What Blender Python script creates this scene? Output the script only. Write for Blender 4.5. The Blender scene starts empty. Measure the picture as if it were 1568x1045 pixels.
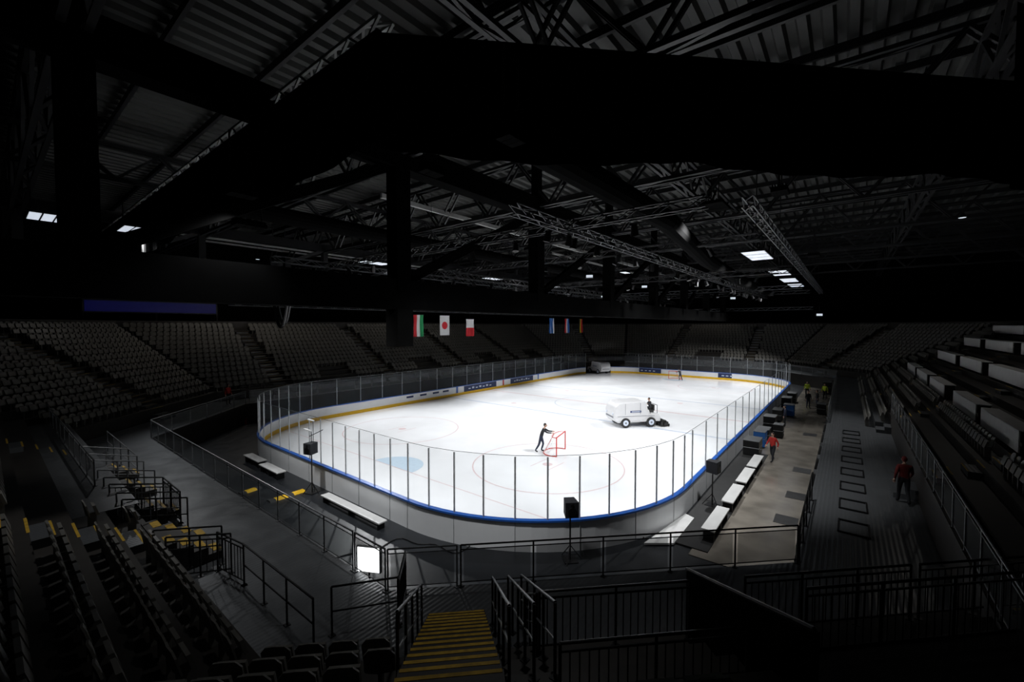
import bpy, math, random
import numpy as np
from mathutils import Vector, Matrix
random.seed(7)
S=bpy.context.scene
COL=S.collection
W=30.6; L=60.0; R=8.5
try:
    S.view_settings.view_transform='Standard'
except Exception: pass

# ---------------------------------------------------------------- materials
def mat(name,col,rough=0.6,metal=0.0,emit=None,es=0.0,var=0.0,scale=3.0,bump=0.0,spec=None,rvar=0.0):
    m=bpy.data.materials.new(name); m.use_nodes=True
    nt=m.node_tree; b=nt.nodes['Principled BSDF']
    b.inputs['Base Color'].default_value=(*col,1)
    b.inputs['Roughness'].default_value=rough
    b.inputs['Metallic'].default_value=metal
    if spec is not None: b.inputs['Specular IOR Level'].default_value=spec
    if emit: 
        b.inputs['Emission Color'].default_value=(*emit,1); b.inputs['Emission Strength'].default_value=es
    if var or bump or rvar:
        tc=nt.nodes.new('ShaderNodeTexCoord'); n=nt.nodes.new('ShaderNodeTexNoise')
        n.inputs['Scale'].default_value=scale; n.inputs['Detail'].default_value=5
        nt.links.new(tc.outputs['Object'],n.inputs['Vector'])
        if var:
            r=nt.nodes.new('ShaderNodeValToRGB')
            r.color_ramp.elements[0].position=0.3; r.color_ramp.elements[1].position=0.7
            r.color_ramp.elements[0].color=(*[c*(1-var) for c in col],1)
            r.color_ramp.elements[1].color=(*[min(1,c*(1+var)) for c in col],1)
            nt.links.new(n.outputs['Fac'],r.inputs['Fac']); nt.links.new(r.outputs['Color'],b.inputs['Base Color'])
        if rvar:
            mr=nt.nodes.new('ShaderNodeMapRange'); mr.inputs['To Min'].default_value=max(0.02,rough-rvar); mr.inputs['To Max'].default_value=rough+rvar
            nt.links.new(n.outputs['Fac'],mr.inputs['Value']); nt.links.new(mr.outputs['Result'],b.inputs['Roughness'])
        if bump:
            bp=nt.nodes.new('ShaderNodeBump'); bp.inputs['Strength'].default_value=bump; bp.inputs['Distance'].default_value=0.02
            nt.links.new(n.outputs['Fac'],bp.inputs['Height']); nt.links.new(bp.outputs['Normal'],b.inputs['Normal'])
    return m
def glassmat(name,trans,col,rough=0.08,tint=(1,1,1)):
    m=bpy.data.materials.new(name); m.use_nodes=True; nt=m.node_tree
    for n in list(nt.nodes): nt.nodes.remove(n)
    o=nt.nodes.new('ShaderNodeOutputMaterial'); t=nt.nodes.new('ShaderNodeBsdfTransparent'); t.inputs['Color'].default_value=(*tint,1)
    p=nt.nodes.new('ShaderNodeBsdfPrincipled'); p.inputs['Base Color'].default_value=(*col,1); p.inputs['Roughness'].default_value=rough
    mx=nt.nodes.new('ShaderNodeMixShader'); mx.inputs['Fac'].default_value=1-trans
    nt.links.new(t.outputs[0],mx.inputs[1]); nt.links.new(p.outputs[0],mx.inputs[2]); nt.links.new(mx.outputs[0],o.inputs['Surface'])
    return m
def ribmat(name,col,scale,rough=0.4,metal=0.3):
    m=mat(name,col,rough,metal); nt=m.node_tree; b=nt.nodes['Principled BSDF']
    tc=nt.nodes.new('ShaderNodeTexCoord'); w=nt.nodes.new('ShaderNodeTexWave'); w.inputs['Scale'].default_value=scale
    n=nt.nodes.new('ShaderNodeTexNoise'); n.inputs['Scale'].default_value=1.3; n.inputs['Detail'].default_value=6
    nt.links.new(tc.outputs['Object'],w.inputs['Vector']); nt.links.new(tc.outputs['Object'],n.inputs['Vector'])
    bp=nt.nodes.new('ShaderNodeBump'); bp.inputs['Strength'].default_value=0.35; bp.inputs['Distance'].default_value=0.01
    nt.links.new(w.outputs['Fac'],bp.inputs['Height']); nt.links.new(bp.outputs['Normal'],b.inputs['Normal'])
    mr=nt.nodes.new('ShaderNodeMapRange'); mr.inputs['To Min'].default_value=rough-0.15; mr.inputs['To Max'].default_value=rough+0.15
    nt.links.new(n.outputs['Fac'],mr.inputs['Value']); nt.links.new(mr.outputs['Result'],b.inputs['Roughness'])
    return m

ICE=mat('ice',(0.81,0.82,0.84),0.15,var=0.05,scale=0.3,bump=0.03,rvar=0.06)
WHITE=mat('board_white',(0.82,0.83,0.84),0.35,var=0.02,scale=2)
YEL=mat('kickplate_yellow',(0.85,0.50,0.01),0.45,var=0.05)
BLUE=mat('cap_blue',(0.02,0.10,0.40),0.35,var=0.05)
NAVY=mat('banner_navy',(0.010,0.025,0.10),0.5,var=0.05)
BANW=mat('banner_print',(0.55,0.6,0.7),0.5,var=0.05)
RED=mat('goal_red',(0.55,0.025,0.015),0.35,var=0.05)
ICERED=mat('ice_line_red',(0.72,0.575,0.585),0.2,var=0.08,scale=4)
ICEBLUE=mat('ice_line_blue',(0.53,0.59,0.69),0.2,var=0.08,scale=4)
CREASE=mat('crease_paint',(0.53,0.65,0.76),0.2,var=0.04,scale=4)
BLACK=mat('black_steel',(0.007,0.007,0.0075),0.35,0.0,var=0.2,scale=8,spec=0.5)
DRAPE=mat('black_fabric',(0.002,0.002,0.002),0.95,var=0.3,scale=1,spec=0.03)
DGREY=mat('dark_floor',(0.014,0.016,0.019),0.38,var=0.25,scale=1.2,rvar=0.12)
HATCH=mat('hatch_steel',(0.075,0.075,0.075),0.4,0.3,var=0.2,scale=3)
CONC=mat('concrete',(0.225,0.203,0.172),0.2,var=0.28,scale=0.8,bump=0.1,rvar=0.12)
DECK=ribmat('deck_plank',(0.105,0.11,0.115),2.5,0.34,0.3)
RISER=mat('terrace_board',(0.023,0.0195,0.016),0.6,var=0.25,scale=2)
STEEL=mat('galvanised_steel',(0.36,0.37,0.38),0.35,0.4,var=0.12,scale=6)
DSTEEL=mat('dull_rail_steel',(0.17,0.175,0.18),0.4,0.4,var=0.12,scale=6)
ALU=mat('aluminium_truss',(0.055,0.057,0.06),0.4,0.3,var=0.1,scale=6)
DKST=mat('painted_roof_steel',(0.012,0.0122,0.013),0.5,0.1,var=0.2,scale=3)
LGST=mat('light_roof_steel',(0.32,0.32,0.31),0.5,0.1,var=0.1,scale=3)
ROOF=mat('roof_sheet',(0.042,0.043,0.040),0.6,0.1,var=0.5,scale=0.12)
SEAT=mat('seat_plastic',(0.155,0.148,0.132),0.32,var=0.12,scale=2)
YSTEP=mat('yellow_nosing',(0.50,0.30,0.02),0.7,var=0.3,scale=8)
WDESK=mat('white_desk',(0.62,0.62,0.61),0.5,var=0.05)
GLASS=glassmat('rink_acrylic',0.93,(0.35,0.38,0.42),0.12,(0.98,0.99,0.99))
RGLASS=glassmat('rail_glass',0.70,(0.20,0.215,0.22),0.15,(0.85,0.88,0.88))
MESHP=glassmat('perforated_panel',0.45,(0.14,0.145,0.15),0.4)
RUB=mat('rubber',(0.015,0.015,0.015),0.7,var=0.2)
SKIN=mat('skin',(0.50,0.30,0.22),0.5,var=0.05)
HAIR=mat('hair',(0.03,0.02,0.015),0.7,var=0.2)
CBLK=mat('cloth_black',(0.015,0.016,0.02),0.85,var=0.2,scale=10)
CNAVY=mat('cloth_navy',(0.02,0.025,0.05),0.85,var=0.2,scale=10)
CRED=mat('cloth_red',(0.42,0.02,0.015),0.8,var=0.15,scale=10)
CDRED=mat('cloth_dark_red',(0.12,0.006,0.005),0.8,var=0.15,scale=10)
CYEL=mat('cloth_hivis',(0.55,0.70,0.05),0.8,var=0.1,scale=10)
FLW=mat('fabric_white',(0.75,0.75,0.75),0.8,var=0.03); FLR=mat('fabric_red',(0.60,0.02,0.03),0.8,var=0.05)
FLG=mat('fabric_green',(0.02,0.30,0.10),0.8,var=0.05); FLB=mat('fabric_blue',(0.02,0.12,0.40),0.8,var=0.05)
FLY=mat('fabric_yellow',(0.70,0.50,0.03),0.8,var=0.05); FLK=mat('fabric_black',(0.01,0.01,0.01),0.8,var=0.05)
LAMP=mat('lamp_face',(0.8,0.8,0.8),0.4,emit=(0.80,0.88,1.0),es=0.70)
LAMPW=mat('work_lamp_face',(0.8,0.8,0.8),0.4,emit=(0.95,0.98,1.0),es=4.5)
BLUEL=mat('blue_led_wall',(0.003,0.003,0.02),0.4,emit=(0.02,0.02,0.50),es=0.04,var=0.3)
CUSH=mat('seat_cushion_black',(0.02,0.02,0.02),0.6,var=0.2)

# ---------------------------------------------------------------- mesh builder
class MB:
    def __init__(s): s.v=[];s.f=[];s.fm=[];s.mats=[]
    def mi(s,m):
        if m not in s.mats: s.mats.append(m)
        return s.mats.index(m)
    def poly(s,pts,m):
        b=len(s.v); s.v+=[tuple(p) for p in pts]; s.f.append(tuple(range(b,b+len(pts)))); s.fm.append(s.mi(m))
    def faces(s,pts,fs,m):
        b=len(s.v); s.v+=[tuple(p) for p in pts]; k=s.mi(m)
        for f in fs: s.f.append(tuple(b+i for i in f)); s.fm.append(k)
    BF=[(0,3,2,1),(4,5,6,7),(0,1,5,4),(1,2,6,5),(2,3,7,6),(3,0,4,7)]
    def obox(s,c,ax,ay,az,m):
        c,ax,ay,az=map(Vector,(c,ax,ay,az))
        P=[c-ax-ay-az,c+ax-ay-az,c+ax+ay-az,c-ax+ay-az,c-ax-ay+az,c+ax-ay+az,c+ax+ay+az,c-ax+ay+az]
        s.faces(P,s.BF,m)
    def box(s,c,sz,m,rz=0.0):
        ca,sa=math.cos(rz),math.sin(rz)
        s.obox(c,(ca*sz[0]/2,sa*sz[0]/2,0),(-sa*sz[1]/2,ca*sz[1]/2,0),(0,0,sz[2]/2),m)
    def beam(s,p,q,w,h,m):
        p=Vector(p);q=Vector(q);d=(q-p)
        if d.length<1e-6: return
        dn=d.normalized(); up=Vector((0,0,1)) if abs(dn.z)<0.95 else Vector((1,0,0))
        sd=dn.cross(up).normalized(); u=sd.cross(dn)
        s.obox((p+q)/2,d/2,sd*w/2,u*h/2,m)
    def tube(s,p,q,r,m,n=6,r2=None):
        p=Vector(p);q=Vector(q);d=(q-p)
        if d.length<1e-6: return
        dn=d.normalized(); up=Vector((0,0,1)) if abs(dn.z)<0.95 else Vector((1,0,0))
        a=dn.cross(up).normalized(); b=a.cross(dn); r2=r if r2 is None else r2
        P=[p+(a*math.cos(2*math.pi*i/n)+b*math.sin(2*math.pi*i/n))*r for i in range(n)]+[q+(a*math.cos(2*math.pi*i/n)+b*math.sin(2*math.pi*i/n))*r2 for i in range(n)]
        s.faces(P,[(i,(i+1)%n,n+(i+1)%n,n+i) for i in range(n)]+[tuple(range(n))[::-1],tuple(range(n,2*n))],m)
    def path(s,pts,r,m,n=6):
        for a,b in zip(pts[:-1],pts[1:]): s.tube(a,b,r,m,n)
    def ell(s,c,r,m,nu=12,nv=8,M=None):
        P=[];F=[]
        for j in range(nv+1):
            t=math.pi*j/nv
            for i in range(nu):
                a=2*math.pi*i/nu
                v=Vector((r[0]*math.sin(t)*math.cos(a),r[1]*math.sin(t)*math.sin(a),r[2]*math.cos(t)))
                if M: v=M@v
                P.append(Vector(c)+v)
        for j in range(nv):
            for i in range(nu): F.append((j*nu+i,(j+1)*nu+i,(j+1)*nu+(i+1)%nu,j*nu+(i+1)%nu))
        s.faces(P,F,m)
    def truss(s,p,q,w,h,r,m,seg=None,tri=False):
        """four-chord lattice girder"""
        p=Vector(p);q=Vector(q);d=q-p;n=max(1,int(round(d.length/(seg or h*1.3))));dn=d.normalized()
        up=Vector((0,0,1)) if abs(dn.z)<0.95 else Vector((1,0,0))
        sd=dn.cross(up).normalized()*w/2; u=sd.normalized().cross(dn)*h/2
        cs=[sd+u,-sd+u,-sd-u,sd-u]
        for c in cs: s.beam(p+c,q+c,2*r,2*r,m)
        for k in range(n):
            a=p+d*(k/n); b=p+d*((k+1)/n)
            if k%2: a,b=b,a
            s.beam(a+cs[0],b+cs[3],1.4*r,1.4*r,m); s.beam(a+cs[1],b+cs[2],1.4*r,1.4*r,m)
            s.beam(a+cs[0],b+cs[1],1.4*r,1.4*r,m)
            s.beam(a+cs[3],b+cs[2],1.4*r,1.4*r,m)
    def obj(s,name,parent=None,loc=None,rz=0.0,smooth=False,bevel=0.0):
        me=bpy.data.meshes.new(name); me.from_pydata([tuple(v) for v in s.v],[],s.f)
        for m in s.mats: me.materials.append(m)
        me.polygons.foreach_set('material_index',s.fm)
        if smooth: me.polygons.foreach_set('use_smooth',[True]*len(s.f))
        me.update()
        o=bpy.data.objects.new(name,me); COL.objects.link(o)
        if parent: o.parent=parent
        if loc is not None: o.location=loc
        o.rotation_euler[2]=rz
        if bevel:
            b=o.modifiers.new('bevel','BEVEL'); b.width=bevel; b.segments=2; b.limit_method='ANGLE'
        return o
def empty(name,loc=(0,0,0),rz=0.0):
    e=bpy.data.objects.new(name,None); COL.objects.link(e); e.location=loc; e.rotation_euler[2]=rz; e.empty_display_size=0.3
    return e

# ---------------------------------------------------------------- rink
def outl(off=0.0,arc=20,step=None):
    pts=[]
    for cx,cy,a0 in [(W-R,R,-90),(W-R,L-R,0),(R,L-R,90),(R,R,180)]:
        for k in range(arc+1):
            a=math.radians(a0+90*k/arc); pts.append((cx+(R+off)*math.cos(a),cy+(R+off)*math.sin(a)))
    return pts
def resample(pts,step):
    P=pts+[pts[0]]; out=[]
    ds=[0]
    for a,b in zip(P[:-1],P[1:]): ds.append(ds[-1]+math.dist(a,b))
    n=int(round(ds[-1]/step)); j=0
    for i in range(n):
        t=ds[-1]*i/n
        while ds[j+1]<t: j+=1
        f=(t-ds[j])/max(1e-9,ds[j+1]-ds[j]); out.append((P[j][0]+(P[j+1][0]-P[j][0])*f,P[j][1]+(P[j+1][1]-P[j][1])*f))
    return out
def gate(x,y): return math.hypot(x-1.9,y-56.9)<2.5
b=MB()
b.poly([(x,y,0) for x,y in outl()],ICE)
def ring(cx,cy,r,w,m,a0=0,a1=360,n=64,z=0.006):
    for k in range(n):
        a=math.radians(a0+(a1-a0)*k/n); c=math.radians(a0+(a1-a0)*(k+1)/n)
        b.poly([(cx+(r-w)*math.cos(a),cy+(r-w)*math.sin(a),z),(cx+r*math.cos(a),cy+r*math.sin(a),z),(cx+r*math.cos(c),cy+r*math.sin(c),z),(cx+(r-w)*math.cos(c),cy+(r-w)*math.sin(c),z)],m)
def strip(x0,x1,y0,y1,m,z=0.005): b.poly([(x0,y0,z),(x1,y0,z),(x1,y1,z),(x0,y1,z)],m)
for yy in (4.0,56.0): 
    dx=R-math.sqrt(R*R-(R-4.0)**2); strip(dx,W-dx,yy-.03,yy+.03,ICERED)
strip(0,W,29.85,30.15,ICERED)
strip(0,W,22.7,23.0,ICEBLUE); strip(0,W,37.0,37.3,ICEBLUE)
for cy in (10,50):
    for cx in (W/2-7,W/2+7):
        ring(cx,cy,4.5,.08,ICERED); ring(cx,cy,.3,.3,ICERED)
        for sx in (-1,1):
            for sy in (-1,1):
                strip(cx+sx*.6-.03,cx+sx*.6+.03,cy+sy*.45-.45,cy+sy*.45+.45,ICERED,.0055)
ring(W/2,30,4.5,.08,ICEBLUE)
for cx in (W/2-7,W/2+7):
    for cy in (24.5,35.5): ring(cx,cy,.3,.3,ICERED)
b.poly([(W/2+1.8*math.cos(math.radians(a)),4.03+1.8*math.sin(math.radians(a)),.007) for a in range(0,181,6)],CREASE)
b.poly([(W/2+1.8*math.cos(math.radians(a)),55.97-1.8*math.sin(math.radians(a)),.007) for a in range(180,-1,-6)],CREASE)
b.obj('ice_rink')

rb=empty('rink_boards')
b=MB()
step=0.6
pi=resample(outl(0,40),step); 
def offp(i,off):
    n=len(pi); x0,y0=pi[(i-1)%n]; x1,y1=pi[(i+1)%n]; dx,dy=x1-x0,y1-y0; l=math.hypot(dx,dy)
    return pi[i%n][0]+dy/l*off, pi[i%n][1]-dx/l*off
N=len(pi)
for i in range(N):
    xm,ym=pi[i]
    if gate(xm,ym): continue
    def seg(o0,o1,z0,z1,m):
        P=[(*offp(i,o0),z0),(*offp(i+1,o0),z0),(*offp(i+1,o1),z0),(*offp(i,o1),z0),(*offp(i,o0),z1),(*offp(i+1,o0),z1),(*offp(i+1,o1),z1),(*offp(i,o1),z1)]
        b.faces(P,[f for f in MB.BF],m)
    seg(0,.12,-.1,1.03,WHITE)
    seg(-.02,0.0,0.0,.30,YEL)
    seg(-.03,.17,1.03,1.10,BLUE)
    if i%4==0:
        x,y=offp(i,.125); b.box((x,y,.45),(.02,.02,1.1),STEEL)
b.obj('board_panels',rb)
b=MB()
def lb(y0,y1,z0,z1,m): b.box((.012,(y0+y1)/2,(z0+z1)/2),(.012,y1-y0,z1-z0),m)
def fb(x0,x1,z0,z1,m): b.box(((x0+x1)/2,L-.012,(z0+z1)/2),(x1-x0,.012,z1-z0),m)
for y0,y1 in ((25.3,31.3),(34.3,39.6)):
    lb(y0,y1,.30,1.0,NAVY)
    for k in range(7):
        yy=y0+.8+k*(y1-y0-1.5)/7; b.box((.022,yy+.15,.62+.06*(k%2)),(.012,.36,.12+.1*((k*3)%2)),BANW)
for y0 in (16.8,18.6,20.4,21.9): lb(y0,y0+.9,.66,.86,NAVY)
lb(24.0,24.3,.0,1.03,BLUE); lb(40.8,41.1,0,1.03,BLUE); lb(32.6,32.9,0,1.03,RED)
for x0,x1 in ((6.4,11.8),(20.6,25.3)):
    fb(x0,x1,.30,1.0,NAVY)
    for k in range(6):
        xx=x0+.7+k*(x1-x0-1.2)/6; b.box((xx,L-.024,.63),(.36,.012,.16),BANW)
b.obj('board_adverts',rb)
rg=empty('rink_glass')
b=MB(); g=MB()
def gsteps():
    i=0
    while i<N:
        x,y=pi[i]; st=2 if (y<R+.5) else 4
        yield i,min(N,i+st); i+=st
for i,j in gsteps():
    x,y=pi[i]; x2,y2=pi[j%N]
    if gate(x,y) or gate(x2,y2): continue
    p=offp(i,.07); q=offp(j,.07)
    h=3.50
    nx,ny=(q[0]-p[0]),(q[1]-p[1]); ll=math.hypot(nx,ny); nx/=ll; ny/=ll
    g.poly([(p[0]+nx*.03,p[1]+ny*.03,1.1),(q[0]-nx*.03,q[1]-ny*.03,1.1),(q[0]-nx*.03,q[1]-ny*.03,h),(p[0]+nx*.03,p[1]+ny*.03,h)],GLASS)
    b.beam((p[0],p[1],1.08),(p[0],p[1],h-.05),.045,.05,STEEL)
    b.beam((p[0],p[1],h-.004),(q[0],q[1],h-.004),.014,.014,DSTEEL)
b.obj('glass_posts',rg); g.obj('acrylic_panels',rg)

# ---------------------------------------------------------------- bowl geometry
q2=math.sqrt(.5)
T=[(1,0),(q2,q2),(0,1),(-q2,q2),(-1,0),(-q2,-q2),(0,-1),(q2,-q2)]
Nn=[(0,-1),(q2,-q2),(1,0),(q2,q2),(0,1),(-q2,q2),(-1,0),(-q2,-q2)]
A=[(0,-4.6),(22.42*q2,-22.42*q2),(35.2,0),(64.9*q2,64.9*q2),(0,64.6),(-43.27*q2,43.27*q2),(-4.6,0),(-.92*q2,-.92*q2)]
def oct_(d):
    e=.414*d
    return [(3.3-e,-4.6-d),(27.1+e,-4.6-d),(35.2+d,3.5-e),(35.2+d,56.6+e),(27.2+e,64.6+d),(3.4-e,64.6+d),(-4.6-d,56.6+e),(-4.6-d,3.3-e)]
def P(i,s,d,z): return (A[i][0]+T[i][0]*s+Nn[i][0]*d, A[i][1]+T[i][1]*s+Nn[i][1]*d, z)
def rng(i,d):
    o=oct_(d); a=o[i]; c=o[(i+1)%8]; return a[0]*T[i][0]+a[1]*T[i][1], c[0]*T[i][0]+c[1]*T[i][1]
RH=.42; RD=.8; NK=16; KM=2; D0=1.75
def off(k): return D0+RD*k
def zk(k): return 1.5+RH*k
def sbox(mb,i,s0,s1,d0,d1,z0,z1,m):
    c=P(i,(s0+s1)/2,(d0+d1)/2,(z0+z1)/2)
    t=Vector((*T[i],0))*abs(s1-s0)/2; n=Vector((*Nn[i],0))*abs(d1-d0)/2
    mb.obox(c,t,n,(0,0,abs(z1-z0)/2),m)
b=MB()
def ringq(d0,z0,d1,z1,m):
    a=oct_(d0); c=oct_(d1)
    for i in range(8):
        j=(i+1)%8
        b.poly([(*a[i],z0),(*a[j],z0),(*c[j],z1),(*c[i],z1)],m)
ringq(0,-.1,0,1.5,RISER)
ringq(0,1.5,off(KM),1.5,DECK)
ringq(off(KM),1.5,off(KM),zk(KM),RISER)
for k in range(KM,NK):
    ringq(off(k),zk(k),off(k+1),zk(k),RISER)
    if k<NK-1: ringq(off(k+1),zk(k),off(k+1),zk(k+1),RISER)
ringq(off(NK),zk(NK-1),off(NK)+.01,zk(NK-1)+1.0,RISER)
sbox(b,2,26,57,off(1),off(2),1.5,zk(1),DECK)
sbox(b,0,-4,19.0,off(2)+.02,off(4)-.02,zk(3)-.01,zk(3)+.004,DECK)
b.obj('grandstand_terraces')

b=MB()
b.poly([(-24,-24,-.1),(56,-24,-.1),(56,86,-.1),(-24,86,-.1)],DGREY)
b.obj('floor')
b=MB(); b.box((33.5,32,-.085),(3.38,54,.03),CONC); b.obj('concrete_corridor_floor')
b=MB()
for yy,xx in ((10.4,34.3),(13.8,34.4),(18.4,34.3),(28.5,34.1)): b.box((xx,yy,-.062),(.85,1.0,.012),HATCH)
b.obj('floor_hatches')

# seats ------------------------------------------------------------
aisles={0:[21.2,9.5,-3],1:[17.7,29.5,8.5],2:[12,25,38,51],3:[None],4:[-23.5,-10.5],5:[None],6:[-7.7,-20.5,-33.3,-46.0],7:[None]}
for i in (3,5,7):
    a,c=rng(i,6); aisles[i]=[(a+c)/2]
xs=[-.225,-.15,0,.15,.225]; tz=[.70,.80,.825,.80,.70]
sv=[];sf=[]
for lay in (0,1):
    for row in (0,1):
        for j,x in enumerate(xs):
            yb=.30+.05*(1-(x/.225)**2)+lay*.03
            z=.40 if row==0 else tz[j]
            sv.append((x,yb+(.07 if row else 0),z))
def vi(l,r,j): return l*10+r*5+j
for j in range(4):
    sf+=[(vi(0,0,j),vi(0,0,j+1),vi(0,1,j+1),vi(0,1,j)),(vi(1,0,j+1),vi(1,0,j),vi(1,1,j),vi(1,1,j+1)),(vi(0,1,j),vi(0,1,j+1),vi(1,1,j+1),vi(1,1,j)),(vi(0,0,j+1),vi(0,0,j),vi(1,0,j),vi(1,0,j+1))]
sf+=[(vi(0,0,0),vi(0,1,0),vi(1,1,0),vi(1,0,0)),(vi(0,1,4),vi(0,0,4),vi(1,0,4),vi(1,1,4))]
def addb(x0,x1,y0,y1,z0,z1,sk=0):
    o=len(sv)
    sv.extend([(x0,y0,z0),(x1,y0,z0),(x1,y1,z0),(x0,y1,z0),(x0,y0+sk,z1),(x1,y0+sk,z1),(x1,y1+sk,z1),(x0,y1+sk,z1)])
    sf.extend([tuple(o+q for q in f) for f in MB.BF])
addb(-.20,.20,.12,.18,.38,.66,.08)
addb(-.03,.03,.16,.34,0,.42)
sv=np.array(sv); 
allv=[]
def seats_for(i,k):
    d=off(k); a,c=rng(i,d+.3); a+=.2; c-=.2
    n=int((c-a)/.52); out=[]
    for j in range(n):
        s=a+(c-a)*(j+.5)/n
        if any(abs(s-x)<.85 for x in aisles[i] if x is not None): continue
        if i==0 and s<20 and k<5: continue
        if i==1 and s>18.0 and k<6: continue
        if i==1 and 20.5<s<24 and k<9: continue
        if i==2 and s<25 and k<4: continue
        if i==2 and 10<s<53 and k>4: continue
        if i==6 and k<5 and any(abs(-s-v)<2.0 for v in (14.0,27,40,52)): continue
        if i==4 and k<5 and any(abs(-s-v)<2.0 for v in (17,)): continue
        out.append(s)
    return out
for i in range(8):
    for k in range(KM,NK):
        for s in seats_for(i,k): allv.append((i,s,off(k)+.25,zk(k)))
for k in (0,1):
    for j in range(56):
        s=26.3+j*.52
        if abs(s-38)<.8 or abs(s-51)<.8: continue
        allv.append((2,s,off(k)+.25,zk(k)))
vs=[];fs=[]
for idx,(i,s,d,z) in enumerate(allv):
    t=np.array(T[i]);n=np.array(Nn[i]); o=np.array(P(i,s,d-.1,z))
    v=np.empty_like(sv)
    v[:,:2]=o[:2]+sv[:,0:1]*t+sv[:,1:2]*n; v[:,2]=sv[:,2]+z
    vs.append(v); base=idx*len(sv); fs.extend([tuple(base+q for q in f) for f in sf])
me=bpy.data.meshes.new('stadium_seats'); me.from_pydata(np.concatenate(vs).tolist(),[],fs); me.materials.append(SEAT)
o=bpy.data.objects.new('stadium_seats',me); COL.objects.link(o)

# aisle steps -------------------------------------------------------
b=MB()
for i in range(8):
    for s in aisles[i]:
        sbox(b,i,s-.6,s+.6,off(KM)-.4,off(KM),1.5,zk(KM)-.42,DECK)
        sbox(b,i,s-.6,s+.6,off(KM)-.8,off(KM)-.4,1.5,1.5+.2,DECK)
        for k in range(KM,NK-1):
            sbox(b,i,s-.6,s+.6,off(k)+.4,off(k+1),zk(k),zk(k)+RH/2,DECK)
            sbox(b,i,s-.58,s+.58,off(k)+.385,off(k)+.44,zk(k)+RH/2,zk(k)+RH/2+.006,YSTEP)
            sbox(b,i,s-.58,s+.58,off(k)-.015,off(k)+.04,zk(k),zk(k)+.006,YSTEP)
b.obj('aisle_steps')
b=MB()
for k in range(14):
    d=1.3+k*.36; z=1.5+.19*(k+1)
    sbox(b,1,17.05,18.35,d,d+2.0 if k==13 else d+.40,max(1.5,z-.5),z,RISER)
    sbox(b,1,17.07,18.33,d-.005,d+.05,z,z+.006,YSTEP)
b.obj('stair_flight')
b=MB()
for k in range(4):
    d=off(0)+.3+k*.36; z=1.5+.22*(k+1)
    sbox(b,0,19.8,22.0,d,d+.36,1.5,z,RISER)
    for s0 in (19.95,21.35): sbox(b,0,s0,s0+.5,d,d+.2,z,z+.01,YSTEP)
for s0 in (10.5,13.5,16.6): 
    for k in range(3): 
        sbox(b,0,s0,s0+1.0,off(0)+.3+.35*k,off(0)+.65+.35*k,1.5,1.5+.2*(k+1),RISER); sbox(b,0,s0,s0+1.0,off(0)+.3+.35*k,off(0)+.38+.35*k,1.5+.2*(k+1),1.51+.2*(k+1),YSTEP)
b.obj('stair_flight.001')

# ---------------------------------------------------------------- railings
def rail(p,q,style='bars',m=BLACK,h=1.1,sp=1.5,name='guard_railing',r=.024):
    mb=MB(); p=Vector(p);q=Vector(q);d=q-p;n=max(1,int(round(d.length/sp))); up=Vector((0,0,h))
    mb.tube(p+up,q+up,r,m,8)
    for k in range(n+1):
        a=p+d*(k/n); mb.tube(a,a+up,r,m,8)
        mb.obox(a+Vector((0,0,.01)),(.06,0,0),(0,.06,0),(0,0,.01),m)
    lo=Vector((0,0,.12)); hi=Vector((0,0,h-.12))
    if style=='bars':
        mb.tube(p+lo,q+lo,r*.8,m,6); mb.tube(p+hi,q+hi,r*.8,m,6)
        nb=int(d.length/.14)
        for k in range(1,nb): 
            a=p+d*(k/nb); mb.beam(a+lo,a+hi,.016,.016,m)
    elif style in('glass','mesh'):
        mm=RGLASS if style=='glass' else MESHP
        mb.tube(p+lo,q+lo,r*.6,m,6); mb.tube(p+hi,q+hi,r*.6,m,6)
        for k in range(n):
            a=p+d*((k+.04)/n); c=p+d*((k+.96)/n); mb.poly([a+lo,c+lo,c+hi,a+hi],mm)
    elif style=='two':
        mb.tube(p+Vector((0,0,h*.5)),q+Vector((0,0,h*.5)),r*.8,m,6)
    return mb.obj(name)
def PR(i,s0,s1,d0,d1,z0,z1=None,**kw): return rail(P(i,s0,d0,z0),P(i,s1,d1,z1 if z1 is not None else z0),**kw)
PR(0,3.4,25.6,.05,.05,1.5,style='glass',m=DSTEEL,sp=1.6)
PR(0,25.7,27.1,.05,.05,1.5,style='mesh',m=DSTEEL,sp=1.4)
a,c=rng(1,.05)
PR(1,a+.05,a+1.8,.05,.05,1.5,style='mesh',m=DSTEEL,sp=1.75)
PR(1,a+1.9,c-.05,.05,.05,1.5,style='mesh',m=BLACK,sp=1.9)
PR(2,3.6,9.0,.05,.05,1.5,style='two',m=BLACK)
PR(2,26,56,.05,.05,1.5,style='glass',m=DSTEEL,sp=2)
PR(6,-56,-3.6,.05,.05,1.5,style='glass',m=DSTEEL,sp=2)
for ii in (7,5,3,4):
    a,c=rng(ii,.05); PR(ii,a,c,.05,.05,1.5,style='glass',m=DSTEEL,sp=2)
PR(6,-56,-4,off(2)-.05,off(2)-.05,1.5,style='bars',m=BLACK,sp=2)
PR(1,19.2,22.0,3.7,3.7,zk(2)+.15,sp=1.4)
PR(1,23.1,26.6,3.7,3.7,zk(2)+.15,sp=1.3)
PR(1,26.8,30.5,3.7,3.7,zk(2)+.15,sp=1.3)
PR(1,23.2,28.5,5.0,5.0,zk(4)-.1,sp=1.3)
PR(1,19.2,22.0,5.3,5.3,zk(4)-.1,h=.8,sp=1.4)
PR(1,19.15,19.15,2.2,3.7,1.5,2.45,sp=.8,style='two')
for ds in (18.5,18.85,19.15):
    PR(1,ds,ds,1.7,5.2,1.6,3.3,sp=.9,style='two')
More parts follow.
